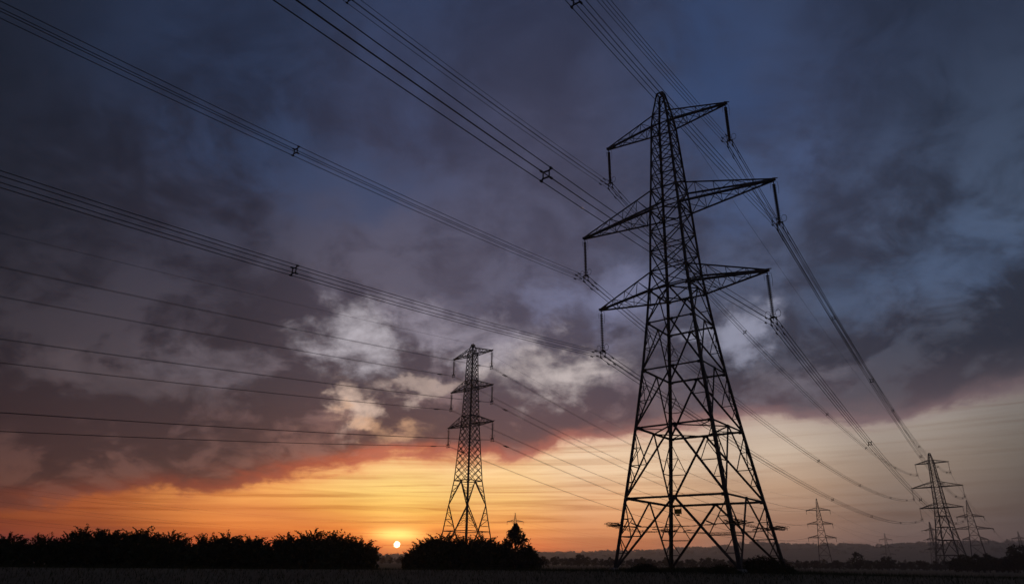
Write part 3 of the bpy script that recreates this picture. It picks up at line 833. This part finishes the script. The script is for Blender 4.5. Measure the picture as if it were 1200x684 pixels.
# ------------------------------------------------------------------ plants
def leaf(m, rg, p, s, d=None):
    d = d or Vector((rg.gauss(0, 1), rg.gauss(0, 1), rg.gauss(0, 1))).normalized()
    e = Vector((rg.gauss(0, 1), rg.gauss(0, 1), rg.gauss(0, 1))); e = (e - d * e.dot(d)).normalized()
    w = s * rg.uniform(0.25, 0.45)
    m.add([p, p + d * s * 0.5 + e * w, p + d * s, p + d * s * 0.5 - e * w], [(0, 1, 2, 3)])
def make_shrub(seed, H=3.3, RX=2.0, shoots=95, lean=0.12, leafs=0.16):
    """an evergreen hedge shrub: many curling shoots with feathery sprays, dense inside"""
    rg = random.Random(seed)
    root = empty('hedge_shrub')
    st, fo = MB(), MB()
    for k in range(9):
        an = rg.uniform(0, 2 * pi); q = rg.uniform(0.2, 0.9) * RX
        st.tube([(rg.uniform(-.2, .2), rg.uniform(-.2, .2), -0.4), (q * .4 * cos(an), q * .4 * sin(an), H * .35), (q * cos(an), q * sin(an), H * rg.uniform(.55, .8))], lambda t: 0.07 * (1 - t) + 0.015, 5)
    st.build('stem', M['bark'], root)
    for k in range(shoots):
        an = rg.uniform(0, 2 * pi); q = RX * math.sqrt(rg.random())
        top = H * (1 - 0.42 * (q / RX) ** 2) * rg.uniform(0.72, 1.08)
        z0 = top - rg.uniform(0.8, 1.5)
        p = Vector((q * cos(an) * 0.86, q * sin(an) * 0.86, max(0.05, z0)))
        outv = Vector((cos(an), sin(an), 0)) * (0.25 + 0.6 * q / RX) + Vector((lean, 0, 0))
        d = (Vector((0, 0, 1)) + outv * 0.6).normalized(); bend = outv * rg.uniform(0.02, 0.16) + Vector((rg.gauss(0, .05), rg.gauss(0, .05), 0))
        n = rg.randint(9, 13); step = (top - max(0.05, z0)) / n * rg.uniform(1.0, 1.25)
        for j in range(n):
            t = j / n
            for _ in range(6):
                dd = (d * 0.7 + Vector((rg.gauss(0, .7), rg.gauss(0, .7), rg.gauss(0, .5)))).normalized()
                leaf(fo, rg, p + Vector((rg.gauss(0, .1), rg.gauss(0, .1), rg.gauss(0, .05))) * (1.2 - 0.7 * t), leafs * (1.35 - 0.6 * t) * rg.uniform(0.6, 1.3), dd)
            p = p + d * step; d = (d + bend * 0.6 + Vector((0, 0, -0.05 * t))).normalized()
    for k in range(12):      # a few longer whips with gaps between their sprays
        an = rg.uniform(0, 2 * pi); q = RX * rg.uniform(0.1, 0.8)
        p = Vector((q * cos(an), q * sin(an), H * (0.8 - 0.3 * (q / RX) ** 2))); d = (Vector((0.5 * cos(an) + lean, 0.5 * sin(an), 1.0))).normalized()
        n = rg.randint(9, 13)
        for j in range(n):
            for _ in range(5):
                leaf(fo, rg, p, leafs * rg.uniform(0.6, 1.2) * (1.2 - 0.6 * j / n), (d * 0.8 + Vector((rg.gauss(0, .6), rg.gauss(0, .6), rg.gauss(0, .4)))).normalized())
            p = p + d * 0.095; d = (d + Vector((0.10 * cos(an) + 0.03, 0.10 * sin(an), -0.05))).normalized()
    for k in range(1500):
        an = rg.uniform(0, 2 * pi); q = RX * rg.random() ** 0.5
        z = rg.uniform(-0.1, 0.84) * H * (1 - 0.4 * (q / RX) ** 2)
        leaf(fo, rg, Vector((q * cos(an), q * sin(an), z)), rg.uniform(0.25, 0.5))
    fo.build('foliage', M['leaf'], root)
    return root
def make_tree(seed, H=7.0, RX=2.6, trunk=0.28, leaves=1500, size=0.45, pointed=0.0, name='tree'):
    rg = random.Random(seed)
    root = empty(name)
    tr = MB(); tr.tube([(0, 0, -0.5), (0.05, 0.03, H * .25), (rg.uniform(-.2, .2), 0, H * .55), (rg.uniform(-.3, .3), rg.uniform(-.2, .2), H * .88)], lambda t: trunk * 0.5 * (1 - t) + 0.03, 7)
    cl = []
    NC = 54 if pointed else 26
    for k in range(NC):
        t = (k + rg.random()) / NC if pointed else rg.random(); z = H * ((0.08 if pointed else 0.22) + (0.84 if pointed else 0.74) * t)
        prof = (1 - t) ** 0.85 if pointed else math.sqrt(max(0.0, 1 - (2 * t - 0.9) ** 2 * 0.85))
        an = rg.uniform(0, 2 * pi); q = RX * prof * rg.uniform(0.35 if pointed else 0.25, 1.12 if pointed else 1.0)
        c = Vector((q * cos(an), q * sin(an), z)); cl.append((c, RX * rg.uniform(0.22, 0.42) * ((0.20 + 0.50 * prof) if pointed else (0.6 + 0.5 * prof))))
        if k % 2 == 0: tr.tube([(0, 0, max(H * .15, z - q * 0.9)), tuple(c * 0.6 + Vector((0, 0, z * .35))), tuple(c)], lambda u: 0.06 * (1 - u) + 0.012, 5)
    if pointed: cl += [(Vector((0, 0, H * 0.97)), RX * 0.07), (Vector((0.05, 0, H * 0.9)), RX * 0.11), (Vector((0, 0, H * 0.82)), RX * 0.16)]
    tr.build('trunk', M['bark'], root)
    fo = MB()
    for k in range(leaves):
        c, r = cl[k % len(cl)]
        v = Vector((rg.gauss(0, 1), rg.gauss(0, 1), rg.gauss(0, .8))).normalized() * r * rg.random() ** 0.4
        leaf(fo, rg, c + v, size * rg.uniform(0.6, 1.3))
    fo.build('crown', M['leaf2'], root)
    return root

def polar(px_az, dist):   # azimuth in degrees, distance in metres
    x, y = dist * sin(R(px_az)), dist * cos(R(px_az)); return x, y
def plant(o, x, y, rz, s, sink=0.1):
    o.location = (x, y, ground_z(x, y) - sink); o.rotation_euler.z = rz; o.scale = (s, s, s); return o

shr = [make_shrub(100 + k) for k in range(5)]
used = [False] * 5
def shrub(k, x, y, rz, s, label, group):
    o = shr[k] if not used[k] else copy_tree(shr[k]); used[k] = True
    plant(o, x, y, rz, s); return tag(o, label, 'shrub', group)
rg = random.Random(21)
LH, MH = 'shrubs of the long hedge left of the sun', 'bushes at the foot of the slender pylon'
hedge_az = [-42 + 1.90 * k for k in range(17)]
for k, a in enumerate(hedge_az):
    d = 80 + 2.0 * sin(k * 1.3)
    s = 0.84 + 0.32 * sm(-38, -27, a) + rg.uniform(-0.16, 0.10)
    x, y = polar(a + rg.uniform(-0.3, 0.3), d)
    shrub(k % 5, x, y, rg.uniform(-0.9, 0.9), s, 'dark feathery evergreen shrub in the long hedge left of the sun', LH)
mid = [(-7.3, 82, 0.72), (-6.3, 80, 1.0), (-5.1, 81, 1.20), (-3.4, 79, 1.02), (-2.0, 83, 1.16), (-0.6, 80, 0.86), (1.4, 81, 0.74)]
for k, (a, d, s) in enumerate(mid):
    x, y = polar(a, d)
    shrub((k + 2) % 5, x, y, rg.uniform(-0.9, 0.9), s, 'dark spiky bush in the clump at the foot of the slender pylon', MH)
x, y = polar(0.55, 78)
con = make_tree(301, 4.75, 3.3, 0.3, 5200, 0.22, 1.0, 'conifer'); plant(con, x, y, 0.3, 1.0)
tw_ = MB(); tw_.tube([(1.35, 0.1, 2.2), (1.55, 0.1, 2.9), (1.8, 0.1, 3.35)], 0.03, 5); tw_.build('twig', M['bark'], con)
tag(con, 'pointed dark tree at the right end of the bushes, small pylon top above it', 'tree')

# far trees, each one its own
ft = [make_tree(400 + k, 6.0 + 0.8 * (k % 3), 3.0 + 0.4 * (k % 2), 0.4, 1300, 0.55, 0.0) for k in range(5)]
fu = [False] * 5
def fartree(k, az_, d, s, label, group):
    o = ft[k] if not fu[k] else copy_tree(ft[k]); fu[k] = True
    x, y = polar(az_, d); plant(o, x, y, rg.uniform(0, 6.28), s, 0.3); return tag(o, label, 'tree', group)
FG = 'trees along the far field edge'
for k in range(120):
    a = 1.4 + k * 0.345
    d = 350 + 22 * sin(k * 0.9) + rg.uniform(-12, 12)
    s = rg.uniform(0.50, 0.66) * (1.0 + 0.25 * sm(31, 37, a))
    fartree(k % 5, a + rg.uniform(-0.12, 0.12), d, s, 'low dark tree in the row along the far edge of the field', FG)
for a, d, s, lab in ((25.7, 300, 0.92, 'tall round tree breaking the row between the lone narrow pylon and the right suspension pylon'),
                     (5.6, 340, 0.88, 'taller bushy tree breaking the row beneath the left legs of the tall near pylon'),
                     (35.4, 265, 1.12, 'big dark tree at the right edge of the picture'),
                     (27.6, 320, 0.75, 'rounded tree just right of the tall round tree in the far row')):
    fartree(rg.randint(0, 4), a, d, s, lab, None)
for k in range(22):
    fartree(k % 5, 31.6 + k * 0.32, 235 + 6 * sin(k), rg.uniform(0.55, 0.72) * (1 + 0.25 * sm(34, 37.5, 31.6 + k * 0.32)), 'dark tree in the nearer row in front of the right suspension pylon', 'nearer row of trees on the right')
for k in range(9):
    fartree(k % 5, -11.6 + k * 0.6, 430 + rg.uniform(-20, 20), rg.uniform(0.5, 0.75), 'small far tree seen in the gap under the sun', 'far trees in the gap under the sun')

# woods far off on the ridge: one mass
wd = MB(); rw = random.Random(9)
def wood_clump(x, y, h, w):
    z = ground_z(x, y)
    for q in range(7):
        c = Vector((x + rw.gauss(0, w * .4), y + rw.gauss(0, w * .4), z + h * rw.uniform(0.15, 0.8)))
        for _ in range(5):
            leaf(wd, rw, c + Vector((rw.gauss(0, w * .2), rw.gauss(0, w * .2), rw.gauss(0, h * .12))), w * rw.uniform(0.5, 0.9))
for k in range(800):
    a = -12 + 58 * rw.random()
    r = rw.choice([2980, 2960, 2900, 2600, 2300, 2450]) + rw.uniform(-60, 60)
    if r < 2800 and rw.random() < 0.4: continue
    x, y = polar(a, r); wood_clump(x, y, rw.uniform(2, 6.5), rw.uniform(6, 12))
for k in range(260):
    a = -12 + 58 * rw.random(); r = rw.choice([900, 1250, 1300, 1700]) + rw.uniform(-25, 25)
    x, y = polar(a, r); wood_clump(x, y, rw.uniform(3, 7), rw.uniform(5, 9))
tag(wd.build('distant_woods', M['leaf2']), kind='stuff')

# rough growth round the foot of the near pylon
def make_bramble(seed, H, RX):
    g = random.Random(seed); root = empty('bramble_bush'); s_ = MB(); f_ = MB()
    for k in range(26):
        an = g.uniform(0, 2 * pi); q = RX * g.uniform(0.4, 1.05); z = H * g.uniform(0.7, 1.15)
        pts = [Vector((0.2 * cos(an), 0.2 * sin(an), -0.2)), Vector((q * .5 * cos(an), q * .5 * sin(an), z)), Vector((q * .85 * cos(an), q * .85 * sin(an), z * .8)), Vector((q * cos(an), q * sin(an), z * .35))]
        s_.tube(pts, 0.012, 4)
    for k in range(3800):
        an = g.uniform(0, 2 * pi); q = RX * g.random() ** 0.55
        z = H * (1 - (q / RX) ** 2.2) * g.random() ** 0.5 * g.uniform(0.85, 1.12)
        leaf(f_, g, Vector((q * cos(an), q * sin(an), z)), g.uniform(0.08, 0.2))
    s_.build('stem', M['bark'], root); f_.build('foliage', M['leaf'], root); return root
br0 = make_bramble(7, 1.25, 2.6)
x, y = polar(19.4, 60.5); plant(br0, x, y, 0.4, 1.0)
tag(br0, 'dark mound of brambles over the right foot of the tall near pylon', 'bush')
br1 = copy_tree(br0); x, y = polar(10.6, 57); plant(br1, x, y, 2.0, 0.55); tag(br1, 'low dark tussock of brambles on the ground inside the tall pylon legs', 'bush')
br2 = copy_tree(br0); x, y = polar(16.4, 55); plant(br2, x, y, 1.1, 0.55); tag(br2, 'low dark tussock of brambles in front of the nearest leg of the tall pylon', 'bush')

# grass of the field, thicker around the pylon
gm = MB(); gg = random.Random(77)
for k in range(42000):
    if k < 12000: r = gg.gauss(0, 9); an = gg.uniform(0, 6.28); x, y = 16 + abs(r) * 1.1 * cos(an), 60 + abs(r) * sin(an)
    else:
        d = 22 + 60 * gg.random() ** 1.3; a = R(gg.uniform(-44, 46)); x, y = d * sin(a), d * cos(a)
    h = gg.uniform(0.10, 0.30) * (1.5 if k < 12000 else 1.0); an = gg.uniform(0, 6.28); w = 0.012 + 0.012 * gg.random()
    z = ground_z(x, y) - 0.03; lx, ly = gg.gauss(0, .3) * h, gg.gauss(0, .3) * h
    gm.add([(x - w * cos(an), y - w * sin(an), z), (x + w * cos(an), y + w * sin(an), z), (x + lx, y + ly, z + h)], [(0, 1, 2)])
tag(gm.build('grass', M['grass']), kind='stuff')

# ------------------------------------------------------------------ haze
hz = MB(); hz.box((0, 0, 56), 12400, 12400, 132)
hm = bpy.data.materials.new('haze'); hm.use_nodes = True
ht_ = hm.node_tree; ht_.nodes.clear()
vp = ht_.nodes.new('ShaderNodeVolumePrincipled')
vp.inputs['Color'].default_value = (0.93, 0.93, 0.96, 1)
vp.inputs['Density'].default_value = HAZE_DENSITY
vp.inputs['Anisotropy'].default_value = 0.6
ho = ht_.nodes.new('ShaderNodeOutputMaterial'); ht_.links.new(vp.outputs[0], ho.inputs['Volume'])
tag(hz.build('haze', hm), kind='stuff')
